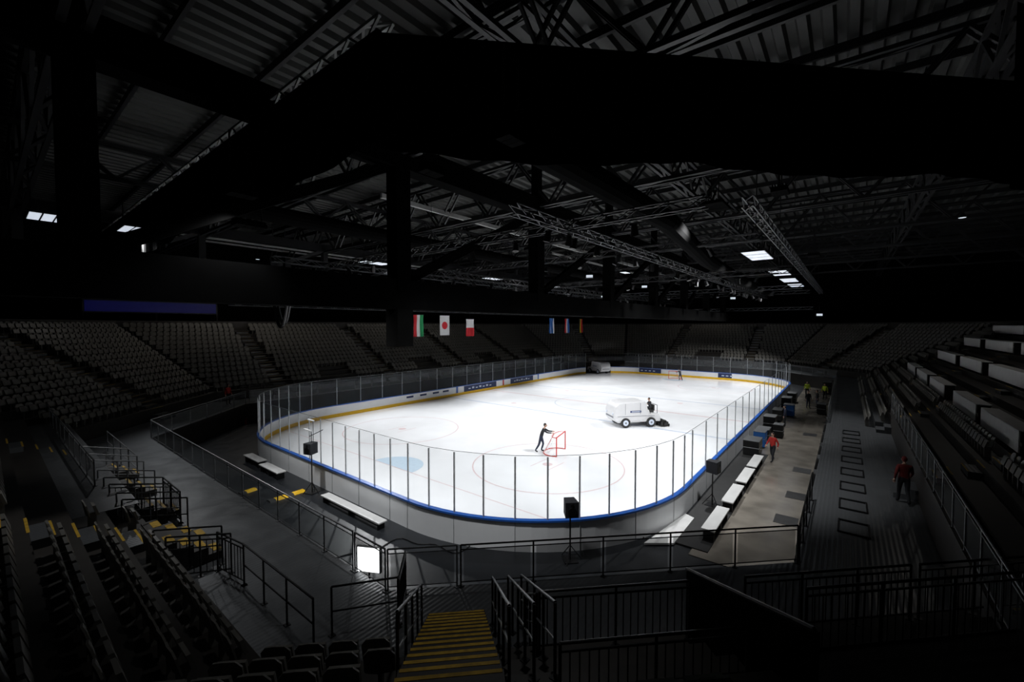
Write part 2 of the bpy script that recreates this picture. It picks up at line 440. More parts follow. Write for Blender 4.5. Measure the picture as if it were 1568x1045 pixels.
PR(1,16.95,16.95,1.7,5.0,1.55,3.2,sp=.9,style='two')
mb=MB(); s0=22.05
pts=[P(1,s0,3.5,1.6),P(1,s0,6.4,2.9),P(1,s0,6.4,4.6),P(1,s0,3.5,3.65)]
pts2=[P(1,s0+.08,3.5,1.6),P(1,s0+.08,6.4,2.9),P(1,s0+.08,6.4,4.6),P(1,s0+.08,3.5,3.65)]
mb.faces(pts+pts2,[(0,1,2,3),(7,6,5,4),(0,4,5,1),(1,5,6,2),(2,6,7,3),(3,7,4,0)],DRAPE)
mb.tube(P(1,s0,3.5,3.7),P(1,s0,6.4,4.65),.03,BLACK)
mb.obj('stair_side_panel')
PR(0,24.0,27.6,2.2,2.15,1.5,style='two',sp=1.2)
PR(1,15.0,16.4,1.5,1.3,1.5,style='two',sp=1.0)
PR(1,16.4,16.4,.2,1.4,1.5,style='bars',sp=1.2)
PR(0,22.7,24.0,2.4,2.2,1.5,style='bars',sp=1.2)
for s0,d1 in ((23.1,3.6),(22.4,3.7),(19.2,3.8),(18.4,3.8),(17.2,3.8),(16.2,3.8),(13.2,3.8),(15.0,3.8),(12.0,3.7),(10.3,3.7)):
    PR(0,s0,s0,2.2,d1,1.5,1.5+.45,style='bars' if s0 in(23.1,17.2) else 'two',sp=.8,m=BLACK if s0>18.6 else DSTEEL)
PR(0,16.2,18.4,2.2,2.2,1.5,style='bars',sp=1.1)
PR(0,-4,16.0,4.0,4.0,zk(3),style='mesh',m=DSTEEL,sp=1.6,h=.9)
PR(0,5.0,12.0,2.2,2.2,1.5,style='two',m=DSTEEL,sp=1.6)
b=MB(); sbox(b,2,-1,25,off(2)-.08,off(2)-.005,1.5,2.9,RISER); b.obj('stand_front_wall')  # upright front wall of the raised right-hand stand
PR(2,-1,25,off(2)-.04,off(2)-.04,2.9,style='glass',m=DSTEEL,sp=1.5)
PR(2,26,50,off(2)+.0,off(2)+.0,zk(2),style='two',m=BLACK,sp=2,h=.9)

b=MB()
for yy in range(8):
    y0=6.5+yy*2.3; xx=36.5
    for (x,y,sx,sy) in ((xx,y0,.8,.05),(xx,y0+1.1,.8,.05),(xx-.4,y0+.55,.05,1.1),(xx+.4,y0+.55,.05,1.1)): b.box((x,y,1.53),(sx,sy,.06),BLACK)
b.obj('deck_hatch_frames')
for k,segs in ((5,((12,17.5),(18.5,24),(27,33),(34.5,40.5),(42,48))),(8,((14,21),(22.5,30),(32,39),(41,50))),(11,((18,25),(27,35),(37,45),(47,54))),(14,((22,32),(34,44),(46,56)))):
    for s0,s1 in segs:
        b=MB(); d=off(k)+.1
        sbox(b,2,s0,s1,d,d+.04,zk(k)+.15,zk(k)+.95,WDESK)
        sbox(b,2,s0,s1,d,d+.55,zk(k)+.92,zk(k)+.96,WDESK)
        for s in (s0+.05,(s0+s1)/2,s1-.05): sbox(b,2,s-.03,s+.03,d+.1,d+.5,zk(k),zk(k)+.92,BLACK)
        b.obj('media_desk')
b=MB()
for j in range(4): b.path([(35.08,4+.5*j,.25+.28*j),(35.08,58,.25+.28*j)],.06,BLACK if j%2 else DKST,8)
for yy in np.arange(5,58,3): b.box((35.12,yy,.7),(.12,.06,1.3),DSTEEL)
b.obj('service_pipes')

# ---------------------------------------------------------------- room shell
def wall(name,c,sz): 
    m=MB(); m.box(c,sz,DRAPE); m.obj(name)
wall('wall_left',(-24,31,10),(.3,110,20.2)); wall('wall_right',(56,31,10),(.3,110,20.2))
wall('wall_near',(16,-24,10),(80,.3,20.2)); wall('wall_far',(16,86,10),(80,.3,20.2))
b=MB(); x=-24; per=.8
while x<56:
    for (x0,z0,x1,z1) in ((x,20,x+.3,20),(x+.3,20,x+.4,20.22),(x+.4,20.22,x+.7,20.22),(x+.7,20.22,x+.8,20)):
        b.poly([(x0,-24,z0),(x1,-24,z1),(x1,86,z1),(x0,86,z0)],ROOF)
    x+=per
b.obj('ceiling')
b=MB()
for yy in np.arange(-20,86,3.5): b.beam((-24,yy,19.75),(56,yy,19.75),.16,.35,DKST)
b.obj('roof_purlins')
def tobj(name,*args,**kw):
    b=MB(); b.truss(*args,**kw); return b.obj(name)
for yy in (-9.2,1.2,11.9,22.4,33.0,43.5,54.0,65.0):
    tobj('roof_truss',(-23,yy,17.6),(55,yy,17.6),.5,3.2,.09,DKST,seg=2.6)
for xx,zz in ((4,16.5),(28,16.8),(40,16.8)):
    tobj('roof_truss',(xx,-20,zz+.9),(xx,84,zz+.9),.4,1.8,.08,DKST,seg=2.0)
b=MB()
b.beam((11.6,6,17.0),(11.6,80,17.0),.22,.30,LGST); b.beam((9.6,30,16.6),(9.6,80,16.6),.16,.2,LGST)
for xx,zz in ((-9,16.2),(-12,17.2),(-15,16.9)): b.beam((xx,0,zz),(xx,34,zz),.25,.16,LGST)
for yy in range(8,80,8): b.beam((11.6,yy,17.1),(11.6,yy,19.7),.1,.1,DKST)
for yy in range(2,34,8):
    for xx in (-9,-12,-15): b.beam((xx,yy,16.9),(xx,yy,19.7),.08,.08,DKST)
b.obj('light_roof_beams')
b=MB(); X0=20.2
b.box((X0,31,9.7),(.7,104,1.35),DRAPE); b.box((X0,31,15.9),(.8,104,1.2),DRAPE)
ys=[-9.2,1.0,11.8,22.4,33.0,43.5,54.0,64.5]
for k,yy in enumerate(ys):
    b.box((X0,yy,12.8),(.75,.75,6.0),DRAPE); b.box((X0,yy,18.2),(.5,.5,3.6),DRAPE)
    if k<len(ys)-1: 
        b.beam((X0,yy,10.2),(X0,ys[k+1],15.6),.35,.42,DRAPE)
b.box((X0,1.0,8.2),(.85,.85,1.7),DRAPE)
b.obj('main_roof_girder')
b=MB(); X1=-7
b.box((X1,31,11.2),(.5,104,.8),BLACK); b.box((X1,31,16.4),(.6,104,.8),BLACK)
for k,yy in enumerate(ys):
    b.box((X1,yy,14),(.5,.5,5.6),BLACK)
    if k<len(ys)-1: b.beam((X1,yy,11.4),(X1,ys[k+1],16.2),.3,.3,DKST)
b.obj('main_roof_girder.001')
b=MB()
def dr(p,q,z0,z1,n=40,sag=0.0):
    p=Vector(p);q=Vector(q);d=q-p; nrm=Vector((-d.y,d.x,0)).normalized()
    for k in range(n):
        t0=k/n;t1=(k+1)/n
        a=p+d*t0+nrm*.08*math.sin(k*.9); c=p+d*t1+nrm*.08*math.sin((k+1)*.9)
        za=z0-sag*abs(math.sin(t0*9)); zc=z0-sag*abs(math.sin(t1*9))
        b.poly([(a.x,a.y,za),(c.x,c.y,zc),(c.x,c.y,z1),(a.x,a.y,z1)],DRAPE)
c1=P(1,15.9,.2,0); c2=P(1,38,.2,0)
dr(c1,c2,12.6,15.2,90,.22); dr((c1[0],c1[1],0),(-14,c1[1],0),12.8,15.4,90,.25)
dr(P(1,31,2,0),P(1,46,2,0),11.6,16,40)
b.tube((c1[0],c1[1],15.3),(-14,c1[1],15.5),.12,DRAPE); b.tube((c1[0],c1[1],15.2),(c2[0],c2[1],15.2),.12,DRAPE)
b.obj('black_acoustic_drape')
tobj('rigging_truss',(26.9,-4.3,15.8),(-18,-4.3,15.8),.4,.5,.045,LGST,seg=.7)
for xx,zz in ((-4,10.2),(4.5,13.0),(12,12.3),(26,12.8),(33,13.2)):
    tobj('rigging_truss',(xx,8 if xx==33 else (11 if xx==12 else 2),zz),(xx,66,zz),.4,.4,.025,ALU if xx!=12 else DKST,seg=.7)
for yy,zz in ((6,12.9),(18,13.6),(27,12.5),(36,13.4),(48,12.8),(60,13.0),(68,11.0)):
    tobj('rigging_truss',(-10,yy,zz),(32,yy,zz),.4,.4,.025,ALU if yy in (48,68) else DKST,seg=.7)
b=MB()
for xx in (-4,4.5,12,26,33):
    for yy in range(10,66,8): b.tube((xx,yy,12.5),(xx,yy,19.6),.02,BLACK,4)
b.obj('hoist_cables')
random.seed(3)
b=MB()
for xx,zz in ((4.5,13.0),(12,12.3),(26,12.8)):
    for yy in np.arange(12 if xx==12 else 4,62,2.6):
        y=yy+random.uniform(-.5,.5); z=zz-.45
        b.box((xx,y,z),(.12,.34,.06),BLACK); b.tube((xx,y,z),(xx+random.uniform(-.2,.2),y+random.uniform(-.2,.2),z-.42),.13,BLACK,10,.17)
for yy,zz in ((6,12.9),(18,13.6),(27,12.5),(36,13.4),(48,12.8)):
    for xx in np.arange(-8,31,3.1):
        z=zz-.45; b.box((xx,yy,z),(.34,.12,.06),BLACK); b.tube((xx,yy,z),(xx+random.uniform(-.2,.2),yy+random.uniform(-.2,.2),z-.42),.13,BLACK,10,.17)
b.obj('stage_spotlights')
b=MB(); pts=[(28,0,14.2),(28.5,12,13.9),(27.5,24,13.4),(27,40,13.2),(27,62,13.2)]
b.path(pts,.55,DRAPE,14); b.path([(9,-2,15),(9,62,15)],.5,DRAPE,14)
b.obj('air_duct')
b=MB()
pts=[]
for k in range(17):
    t=k/16; pts.append((2+2.4*t,3.0,10.5-2.3*math.sin(math.pi*t)**.8))
b.path(pts,.12,BLACK,8); b.path([(p[0]+.1,p[1]+.2,p[2]+.25) for p in pts],.1,BLACK,8)
b.box((2,3,11.8),(.5,.5,2.8),BLACK); b.box((4.4,3,11.8),(.4,.4,2.8),BLACK)
b.obj('cable_loop')
b=MB(); b.box((-22.4,1,10.3),(.15,11,1.1),BLUEL); b.box((-22.4,1,9.7),(.25,11.2,.12),BLACK); b.box((-22.4,1,10.9),(.25,11.2,.12),BLACK)
for yy in (-4.6,1,6.6): b.box((-22.4,yy,9.2),(.12,.12,3.2),BLACK)
b.obj('led_display_wall')
for x,y,z in ((16.8,25.3,13.0),(16.9,38.9,13.0),(33.5,50.8,9.6),(8,46,12.6),(24,52,12.0)):
    e=empty('led_spot',(x,y,z)); m=MB(); m.box((0,.1,0),(.7,.16,.34),BLACK,.4); m.tube((0,.1,.17),(0,.1,1.0),.02,BLACK); m.box((0,0,-.14),(.7,.3,.04),BLACK,.4); m.obj('housing',e)
    m=MB(); m.box((.035,.01,-.0),(.6,.03,.26),LAMP,.4); m.obj('lens',e)

# floodlights and added fill lamps -------------------------------------------------------
def flood(x,y,z,tx,ty,sx=1.3,sy=2.6,power=0,cone=100,glow=True,name='flood_or_fill_lamp'):
    e=empty(name,(x,y,z)); d=Vector((tx-x,ty-y,-z)).normalized()
    m=MB(); n=3; bm=BLACK if glow else DRAPE
    for k in range(n):
        yc=(k-(n-1)/2)*sy/n
        m.box((0,yc,.10),(sx,sy/n*.94,.16),bm)
        if glow: m.box((0,yc,.012),(sx*.92,sy/n*.84,.02),LAMP)
        for j in range(6): m.box((-sx*.4+j*sx*.16,yc,.22),(.02,sy/n*.8,.10),bm)
    for s in(-1,1): m.tube((0,s*sy*.4,.2),(0,s*sy*.4,2.0),.03,BLACK)
    m.beam((0,-sy/2,.3),(0,sy/2,.3),.08,.08,BLACK)
    m.obj('lamp_bank',e)
    if power:
        l=bpy.data.lights.new('flood_beam','SPOT'); l.energy=power; l.spot_size=math.radians(cone); l.spot_blend=.7; l.shadow_soft_size=.25; l.color=(.97,.985,1)
        lo=bpy.data.objects.new('flood_beam',l); COL.objects.link(lo); lo.parent=e; lo.location=Vector((0,0,-.30))+d*.15
        lo.rotation_euler=d.to_track_quat('-Z','Y').to_euler()
PW=9700
for yy in (11.6,28,42): flood(2.3,yy,14,11,yy+1,1.4,2.6,PW)
flood(2.7,-4.9,14,11,4,2.3,1.5,PW*.5); flood(2.9,-8.5,14,12,2,2.3,1.5,0)
for yy in (28.8,43.3,52.5,61): flood(30.3,yy,14,21,yy-2,1.7,5.2,PW*.75)
flood(30.3,14.5,14.8,22,13,1.2,2.0,PW*.95,glow=False)
flood(14,20,15,15,20,.8,1.6,PW*.55,glow=False); flood(14,40,15,15,40,.8,1.6,PW*.55)
flood(16,-3.6,12.5,16,6,.7,1.2,PW*.40,85,glow=False); flood(26.6,-2.6,12.7,22,6.0,.4,.7,PW*.42,85,glow=False); flood(34.2,7.0,13.0,29.5,13,.5,.8,PW*.35,85,glow=False)  # added fill lamps that brighten the outer faces of the near boards
flood(34.2,26,13.2,33,25,.7,1.2,PW*.22,75,glow=False)  # added fill lamp to brighten the corridor floor
flood(21,-5.6,12.4,17,-7.5,.5,.8,750,105,glow=False); flood(30.2,-3.4,12.4,29.3,-5.0,.4,.6,230,80,glow=False)  # added fill lamps for the near-left stand foreground and the stairs

# ---------------------------------------------------------------- flags
def flag(name,y,cols,vertical=True,x=-4.0,zt=9.6,w=1.5,h=2.6):
    m=MB(); n=len(cols); G=12
    def pt(u,v): 
        return (x+.10*math.sin(u*9)+.05*math.sin(v*5+u*4), y+(u-.5)*w*(1-.05*v), zt-h*v)
    for i in range(G):
        for j in range(G):
            u=(i+.5)/G; v=(j+.5)/G
            c=cols[min(n-1,int((u if vertical else v)*n))]
            m.poly([pt(i/G,j/G),pt((i+1)/G,j/G),pt((i+1)/G,(j+1)/G),pt(i/G,(j+1)/G)],c)
    m.tube((x,y-w/2-.1,zt+.03),(x,y+w/2+.1,zt+.03),.03,BLACK); m.tube((x,y,zt),(x,y,10.1),.012,BLACK,4)
    m.obj(name)
flag('flag_green_white_red',21.7,[FLR,FLW,FLG]); 
def flagj(y):
    x=-4.0;zt=9.6;w=1.6;h=2.5;m=MB()
    m.box((x,y,zt-h/2),(.02,w,h),FLW)
    for s in(-1,1): m.poly([(x+s*.014,y+.48*math.cos(a*math.pi/12),zt-h/2+.48*math.sin(a*math.pi/12)) for a in range(24)],FLR)
    m.tube((x,y-w/2-.1,zt+.03),(x,y+w/2+.1,zt+.03),.03,BLACK); m.tube((x,y,zt),(x,y,10.1),.012,BLACK,4); m.obj('flag_red_disc')
flagj(25.9)
flag('flag_white_red',30.5,[FLW,FLR],False,zt=9.2,h=2.3)
flag('flag_blue_white',50.7,[FLB,FLW,FLB,FLW]); flag('flag_red_white_blue',55.8,[FLR,FLW,FLB]); flag('flag_black_yellow_red',60.8,[FLK,FLY,FLR])

# ---------------------------------------------------------------- goal
def goal(loc,rz):
    e=empty('hockey_goal',loc,rz); m=MB(); r=.035
    w=.915; hh=1.22
    m.tube((0,-w,0.01),(0,-w,hh),r,RED,10); m.tube((0,w,0.01),(0,w,hh),r,RED,10); m.tube((0,-w,hh),(0,w,hh),r,RED,10)
    base=[(0,-w,.03)]+[(-1.12*math.sin(t)**.6,-w*math.cos(t)*1.05,.03) for t in np.linspace(.05,math.pi-.05,14)]+[(0,w,.03)]
    m.path(base,.028,RED,8)
    top=[(0,-w,hh-.02)]+[(-.5*math.sin(t)**.6,-w*math.cos(t),hh-.02) for t in np.linspace(.05,math.pi-.05,14)]+[(0,w,hh-.02)]
    m.path(top,.022,RED,8); m.tube(base[8],top[8],.022,RED,8)
    m.obj('frame',e,smooth=False)
    n=MB()
    for i in range(0,16):
        n.tube(base[i],top[i],.006,FLW,4)
    for k in range(1,9):
        f=k/9; n.path([Vector(base[i]).lerp(Vector(top[i]),f) for i in range(16)],.006,FLW,4)
    for i in range(2,14,1): n.tube(top[i],(0,top[i][1],hh),.006,FLW,4)
    n.obj('net',e)
    return e
goal((21.75,12.4,.01),math.radians(14)); goal((15.3,56,.01),math.radians(-90))

# ---------------------------------------------------------------- people
def person(name,loc,rz,top,bot,J={},scale=1.0,hat=None,par=None):
    e=empty(name,loc,rz) 
    if par: e.parent=par
    e.scale=(scale,)*3
    j=dict(pelvis=(0,0,.96),spine=(0.01,0,1.13),chest=(0.02,0,1.32),neck=(0.01,0,1.49),headb=(.02,0,1.58),
      sl=(0,.17,1.42),el=(-.02,.25,1.15),wl=(.06,.27,.91),sr=(0,-.17,1.42),er=(-.02,-.25,1.15),wr=(.06,-.27,.91),
      hl=(0,.10,.90),kl=(.03,.11,.50),al=(-.02,.12,.10),tl=(.15,.14,.045),hr=(0,-.10,.90),kr=(.03,-.11,.50),ar=(-.02,-.12,.10),tr=(.15,-.14,.045))
    j.update(J)
    rad=dict(pelvis=(.155,.125),spine=(.15,.115),chest=(.17,.13),neck=(.065,.065),headb=(.06,.06),sl=(.075,.075),el=(.052,.052),wl=(.036,.036),sr=(.075,.075),er=(.052,.052),wr=(.036,.036),
      hl=(.10,.10),kl=(.068,.068),al=(.048,.048),tl=(.045,.035),hr=(.10,.10),kr=(.068,.068),ar=(.048,.048),tr=(.045,.035))
    names=list(j); idx={n:i for i,n in enumerate(names)}
    E=[('pelvis','spine'),('spine','chest'),('chest','neck'),('neck','headb'),('chest','sl'),('sl','el'),('el','wl'),('chest','sr'),('sr','er'),('er','wr'),
       ('pelvis','hl'),('hl','kl'),('kl','al'),('al','tl'),('pelvis','hr'),('hr','kr'),('kr','ar'),('ar','tr')]
    me=bpy.data.meshes.new('tmp'); me.from_pydata([j[n] for n in names],[(idx[a],idx[c]) for a,c in E],[])
    o=bpy.data.objects.new('tmp',me); COL.objects.link(o)
    sk=o.modifiers.new('skin','SKIN'); sk.use_smooth_shade=True
    sb=o.modifiers.new('sub','SUBSURF'); sb.levels=2; sb.render_levels=2
    for n in names:
        d=me.skin_vertices[0].data[idx[n]]; d.radius=rad[n]; d.use_root=(n=='pelvis')
    dg=bpy.context.evaluated_depsgraph_get(); dg.update()
    ev=bpy.data.meshes.new_from_object(o.evaluated_get(dg)); bpy.data.objects.remove(o)
    bo=bpy.data.objects.new('body',ev); COL.objects.link(bo); bo.parent=e
    ev.materials.clear()
    for m in (top,bot,SKIN,CBLK): ev.materials.append(m)
    segs=[(Vector(j[a]),Vector(j[c]),(0 if (a in('pelvis','spine','chest','sl','sr','el','er') and c not in('hl','hr')) else 1)) for a,c in E]
    segs=[(p,q,2 if n==('neck','headb') else (3 if n in(('al','tl'),('ar','tr')) else t)) for (p,q,t),n in zip(segs,E)]
    for f in ev.polygons:
        c=f.center; best=9;bt=0
        for p,q,t in segs:
            d=q-p; u=max(0,min(1,(c-p).dot(d)/d.length_squared)); dd=(c-(p+d*u)).length
            if dd<best: best=dd;bt=t
        f.material_index=bt; f.use_smooth=True
    h=Vector(j['headb'])+Vector((.015,0,.09)); m=MB()
    m.ell(h,(.095,.075,.115),SKIN,14,10); m.ell(h+Vector((-.015,0,.022)),(.098,.083,.112),hat or HAIR,14,10)
    m.ell(h+Vector((.02,0,-.02)),(.083,.066,.09),SKIN,14,10)
    m.ell(h+Vector((.105,0,-.01)),(.018,.013,.025),SKIN,8,6)
    for s in(-1,1):
        m.ell(h+Vector((.092,s*.03,.015)),(.01,.012,.008),HAIR,8,6); m.ell(h+Vector((-.005,s*.08,-.005)),(.02,.01,.03),SKIN,8,6)
    m.ell(h+Vector((.094,0,-.05)),(.008,.022,.006),CRED,8,6)
    m.obj('head',e,smooth=True)
    m=MB()
    for w,el in (('wl','el'),('wr','er')):
        a=Vector(j[w]); d=(a-Vector(j[el])).normalized(); sd=d.cross(Vector((0,0,1)) if abs(d.z)<.9 else Vector((1,0,0))).normalized(); n=sd.cross(d)
        m.tube(a-d*.02,a+d*.09,.03,SKIN,8,.038)
        for k,(o_,ln) in enumerate(((-.03,.065),(-.01,.078),(.01,.072),(.03,.058))):
            p=a+d*.085+sd*o_; q=p+d*ln*.55-n*.006; r_=q+d*ln*.3-n*ln*.45
            m.tube(p,q,.010,SKIN,6,.009); m.tube(q,r_,.009,SKIN,6,.007)
        p=a+d*.035-sd*.03; q=p-sd*.03+d*.03; m.tube(p,q,.012,SKIN,6,.010); m.tube(q,q+d*.03-n*.01,.010,SKIN,6,.008)
    m.obj('hands',e,smooth=True)
    return e
push=dict(pelvis=(-.10,0,.94),spine=(-.05,0,1.10),chest=(.04,0,1.29),neck=(.10,0,1.45),headb=(.14,0,1.54),sl=(.05,.18,1.39),sr=(.05,-.18,1.39),
  el=(.32,.22,1.24),er=(.32,-.22,1.24),wl=(.58,.20,1.24),wr=(.58,-.20,1.24),hl=(-.10,.1,.89),hr=(-.10,-.1,.89),
  kl=(.02,.12,.50),al=(-.10,.13,.10),tl=(.07,.14,.045),kr=(-.20,-.12,.48),ar=(-.42,-.13,.11),tr=(-.26,-.14,.05))
person('rink_worker_pushing_goal',(20.72,11.80,.01),math.radians(25),CBLK,CNAVY,push,1.1)
walk=dict(kl=(.12,.10,.50),al=(.16,.11,.10),tl=(.33,.12,.05),kr=(-.02,-.10,.50),ar=(-.24,-.11,.14),tr=(-.10,-.12,.05),el=(-.12,.26,1.16),wl=(-.04,.27,.93),er=(.08,-.26,1.16),wr=(.24,-.25,1.0))
person('person_in_red_jacket',(32.75,19.2,-.07),math.radians(-120),CRED,CBLK,walk,1.02)
person('person_in_red_jacket',(38.0,10.8,1.5),math.radians(100),CDRED,CBLK,walk,1.02,hat=CDRED)
person('person_in_hivis_vest',(32.6,49.4,-.07),math.radians(-90),CYEL,CBLK,{},1.02)
person('person_in_hivis_vest',(34.3,48.6,-.07),math.radians(-100),CYEL,CBLK,{},1.02)
person('person_in_dark_jacket',(33.2,41.2,-.07),math.radians(-60),CBLK,CNAVY,{},1.0)
person('person_in_dark_jacket',(33.9,42.3,-.07),math.radians(200),CBLK,CNAVY,{},1.0)
person('person_in_dark_jacket',(32.3,30.2,-.07),math.radians(180),CNAVY,CBLK,{},1.0)
person('person_in_dark_jacket',(16.3,55.2,.01),math.radians(150),CBLK,CNAVY,push,1.0)
person('person_in_red_jacket',(-5.4,2.2,1.5),math.radians(20),CRED,CBLK,{},1.0)

# ---------------------------------------------------------------- ice resurfacer
ZW=mat('resurfacer_white',(0.58,0.58,0.59),0.3,var=0.02); ZG=mat('resurfacer_grey',(0.14,0.15,0.17),0.4,var=0.05)
def zamboni(loc,rz):
    e=empty('ice_resurfacer',loc,rz)
    def prof(pts,hw,m,name,bev=.06):
        mb=MB(); n=len(pts)
        V=[(x,-hw,z) for x,z in pts]+[(x,hw,z) for x,z in pts]
        mb.faces(V,[(i,(i+1)%n,n+(i+1)%n,n+i) for i in range(n)]+[tuple(range(n))[::-1],tuple(range(n,2*n))],m)
        return mb.obj(name,e,bevel=bev)
    prof([(2.05,.50),(2.18,.75),(2.18,1.25),(2.05,1.72),(1.80,1.95),(1.4,2.04),(-.45,2.10),(-.62,1.98),(-.70,1.45),(-.72,.85),(-.3,.55)],.98,ZW,'snow_tank')
    prof([(1.9,.40),(1.9,.95),(-1.75,.95),(-1.85,.80),(-1.85,.45)],.93,ZW,'chassis',.04)
    prof([(-.70,.9),(-.70,1.38),(-.85,1.40),(-.95,1.05),(-1.75,1.02),(-1.75,.9)],.9,ZW,'driver_platform',.03)
    m=MB()
    for s in(-1,1):
        m.box((.35,s*.985,1.30),(.95,.012,.16),NAVY); m.box((.35,s*.99,1.30),(.7,.012,.05),BANW)
        m.box((.3,s*.987,.93),(3.2,.012,.03),ZG); m.box((-.05,s*.987,1.55),(.03,.012,.9),ZG); m.box((1.25,s*.987,1.5),(.02,.012,.9),ZG)
        m.tube((-.7,s*.8,2.0),(-1.0,s*.8,1.75),.02,BLACK); m.tube((-1.0,s*.8,1.75),(-1.0,s*.8,1.0),.02,BLACK)
    m.box((2.19,0,.85),(.03,1.5,.12),ZG); 
    for s in(-1,1): m.tube((2.16,s*.65,1.12),(2.22,s*.65,1.12),.09,BANW,12)
    m.obj('trim',e)
    m=MB()
    for x in(1.22,-1.0):
        for s in(-1,1):
            y0=s*.80;y1=s*1.03
            m.tube((x,y0,.40),(x,y1,.40),.40,RUB,24); m.tube((x,y1-s*.01,.40),(x,y1+s*.012,.40),.23,BANW,20); m.tube((x,y1,.40),(x,y1+s*.03,.40),.08,ZG,12)
    m.obj('wheels',e)
    m=MB()
    m.box((-2.15,0,.22),(.65,2.15,.34),BLACK); m.box((-2.15,0,.42),(.45,1.9,.10),RUB); m.box((-2.52,0,.12),(.12,2.2,.2),RUB)
    for s in(-1,1):
        m.beam((-1.5,s*.7,.8),(-2.2,s*.7,.42),.08,.08,BLACK); m.tube((-2.15,s*1.1,.12),(-2.15,s*1.1,.34),.12,BLACK,12)
    m.box((-1.35,0,1.14),(.5,.5,.22),CUSH); m.box((-1.62,0,1.42),(.12,.5,.5),CUSH)
    m.tube((-.78,0,1.35),(-.95,0,1.55),.03,BLACK)
    m.path([(-.95+.08*math.cos(t),.2*math.sin(t),1.57+.18*math.cos(t)) for t in np.linspace(0,2*math.pi,17)],.018,BLACK)
    m.path([(-1.75,.55,1.0),(-1.75,.55,1.7),(-1.75,-.55,1.7),(-1.75,-.55,1.0)],.025,ZG)
    m.obj('conditioner_and_seat',e)
    sit=dict(pelvis=(0,0,.32),spine=(0.02,0,.49),chest=(.07,0,.68),neck=(.09,0,.85),headb=(.11,0,.94),sl=(.04,.18,.78),sr=(.04,-.18,.78),el=(.16,.24,.56),er=(.16,-.24,.56),wl=(.34,.16,.62),wr=(.34,-.16,.62),
       hl=(.03,.1,.30),hr=(.03,-.1,.30),kl=(.42,.13,.32),kr=(.42,-.13,.32),al=(.48,.13,-.06),ar=(.48,-.13,-.06),tl=(.62,.14,-.11),tr=(.62,-.14,-.11))
    person('driver',(-1.42,0,1.10),0,CBLK,CBLK,sit,1.0,par=e)
    return e
zamboni((22.35,23.0,.01),math.radians(-132)); zamboni((1.9,56.6,.01),math.radians(-25))

# ---------------------------------------------------------------- speaker stands
def speaker(loc,rz,h):
    e=empty('speaker_stand',loc,rz); m=MB()
    m.tube((0,0,.0),(0,0,h-.5),.03,BLACK,10)
    for k in range(3):
        a=k*2.094; m.tube((0,0,.55),(.42*math.cos(a),.42*math.sin(a),.02),.018,BLACK); m.tube((0,0,.2),(.25*math.cos(a),.25*math.sin(a),.2),.012,BLACK)
    m.box((0,0,.02),(.5,.5,.03),BLACK)
    m.obj('tripod',e)
    m=MB(); m.faces([(-.24,-.28,h-.55),(.24,-.28,h-.55),(.19,.22,h-.55),(-.19,.22,h-.55),(-.24,-.28,h),(.24,-.28,h),(.19,.22,h),(-.19,.22,h)],MB.BF,CBLK)
    m.tube((0,-.282,h-.34),(0,-.295,h-.34),.16,BLACK,16); m.tube((0,-.282,h-.1),(0,-.29,h-.1),.06,BLACK,12); m.obj('cabinet',e,bevel=.015)
speaker((15.3,-.75,-.1),0.3,2.55); speaker((28.6,2.0,-.1),math.radians(45),2.2); speaker((31.45,10.0,-.04),math.radians(80),2.1)
b=MB()
b.tube((15.0,-.7,2.7),(15.6,-.3,3.05),.02,BLACK); b.tube((15.3,-.75,2.4),(15.3,-.75,3.0),.02,BLACK); b.box((15.0,-.8,3.05),(.7,.06,.05),FLW); b.box((15.4,-.8,3.6),(.6,.06,.05),FLW); b.tube((15.5,-.75,2.4),(15.5,-.75,3.6),.015,BLACK); b.obj('antenna_bar')
# yellow and black cable ramps on the floor
for cx,cy,ln,rz in ((14.75,-1.75,1.7,0.05),(12.6,-2.6,1.0,0.2)):
    b=MB(); n=int(ln/.25)
    for k in range(n):
        y0=-ln/2+k*ln/n; y1=y0+ln/n
        b.faces([(-.22,y0,0),(.22,y0,0),(.22,y1,0),(-.22,y1,0),(-.10,y0,.08),(.10,y0,.08),(.10,y1,.08),(-.10,y1,.08)],MB.BF,YEL if k%3 else RUB)
    b.obj('cable_ramp',loc=(cx,cy,-.1),rz=rz)

# ---------------------------------------------------------------- benches
def bench(c,ln,w,rz,h=.45,top=WDESK,z0=-.1):
    m=MB(); m.box((0,0,h-.03),(w,ln,.06),top)
    for s in(-1,0,1):
        m.box((0,s*(ln/2-.15),h/2-.03),(w*.8,.05,h-.06),BLACK)
    m.box((0,0,.08),(.05,ln-.3,.05),BLACK)
    m.obj('bench',loc=(c[0],c[1],z0),rz=rz,bevel=.01)
bench((19.1,-.85),4.7,.42,math.pi/2,.35)
bench((8.2,-.75),2.2,.5,math.pi/2,.42); bench((11.0,-.9),2.4,.5,math.pi/2,.42)
for y in (7.6,10.9,14.0,17.0): bench((32.15,y),2.6,.5,0,.5,z0=-.05)
b=MB(); b.box((31.6,13,-.06),(1.5,15,.06),RUB); b.obj('rubber_bench_mat')
b=MB()
b.faces([(30.3,4.6,-.05),(31.2,5.3,-.05),(31.2,8,-.05),(30.78,8.2,-.05),(30.3,4.6,.02),(31.2,5.3,.02),(31.2,8,.02),(30.78,8.2,.02)],MB.BF,WDESK); b.obj('white_floor_sheet')
random.seed(11)
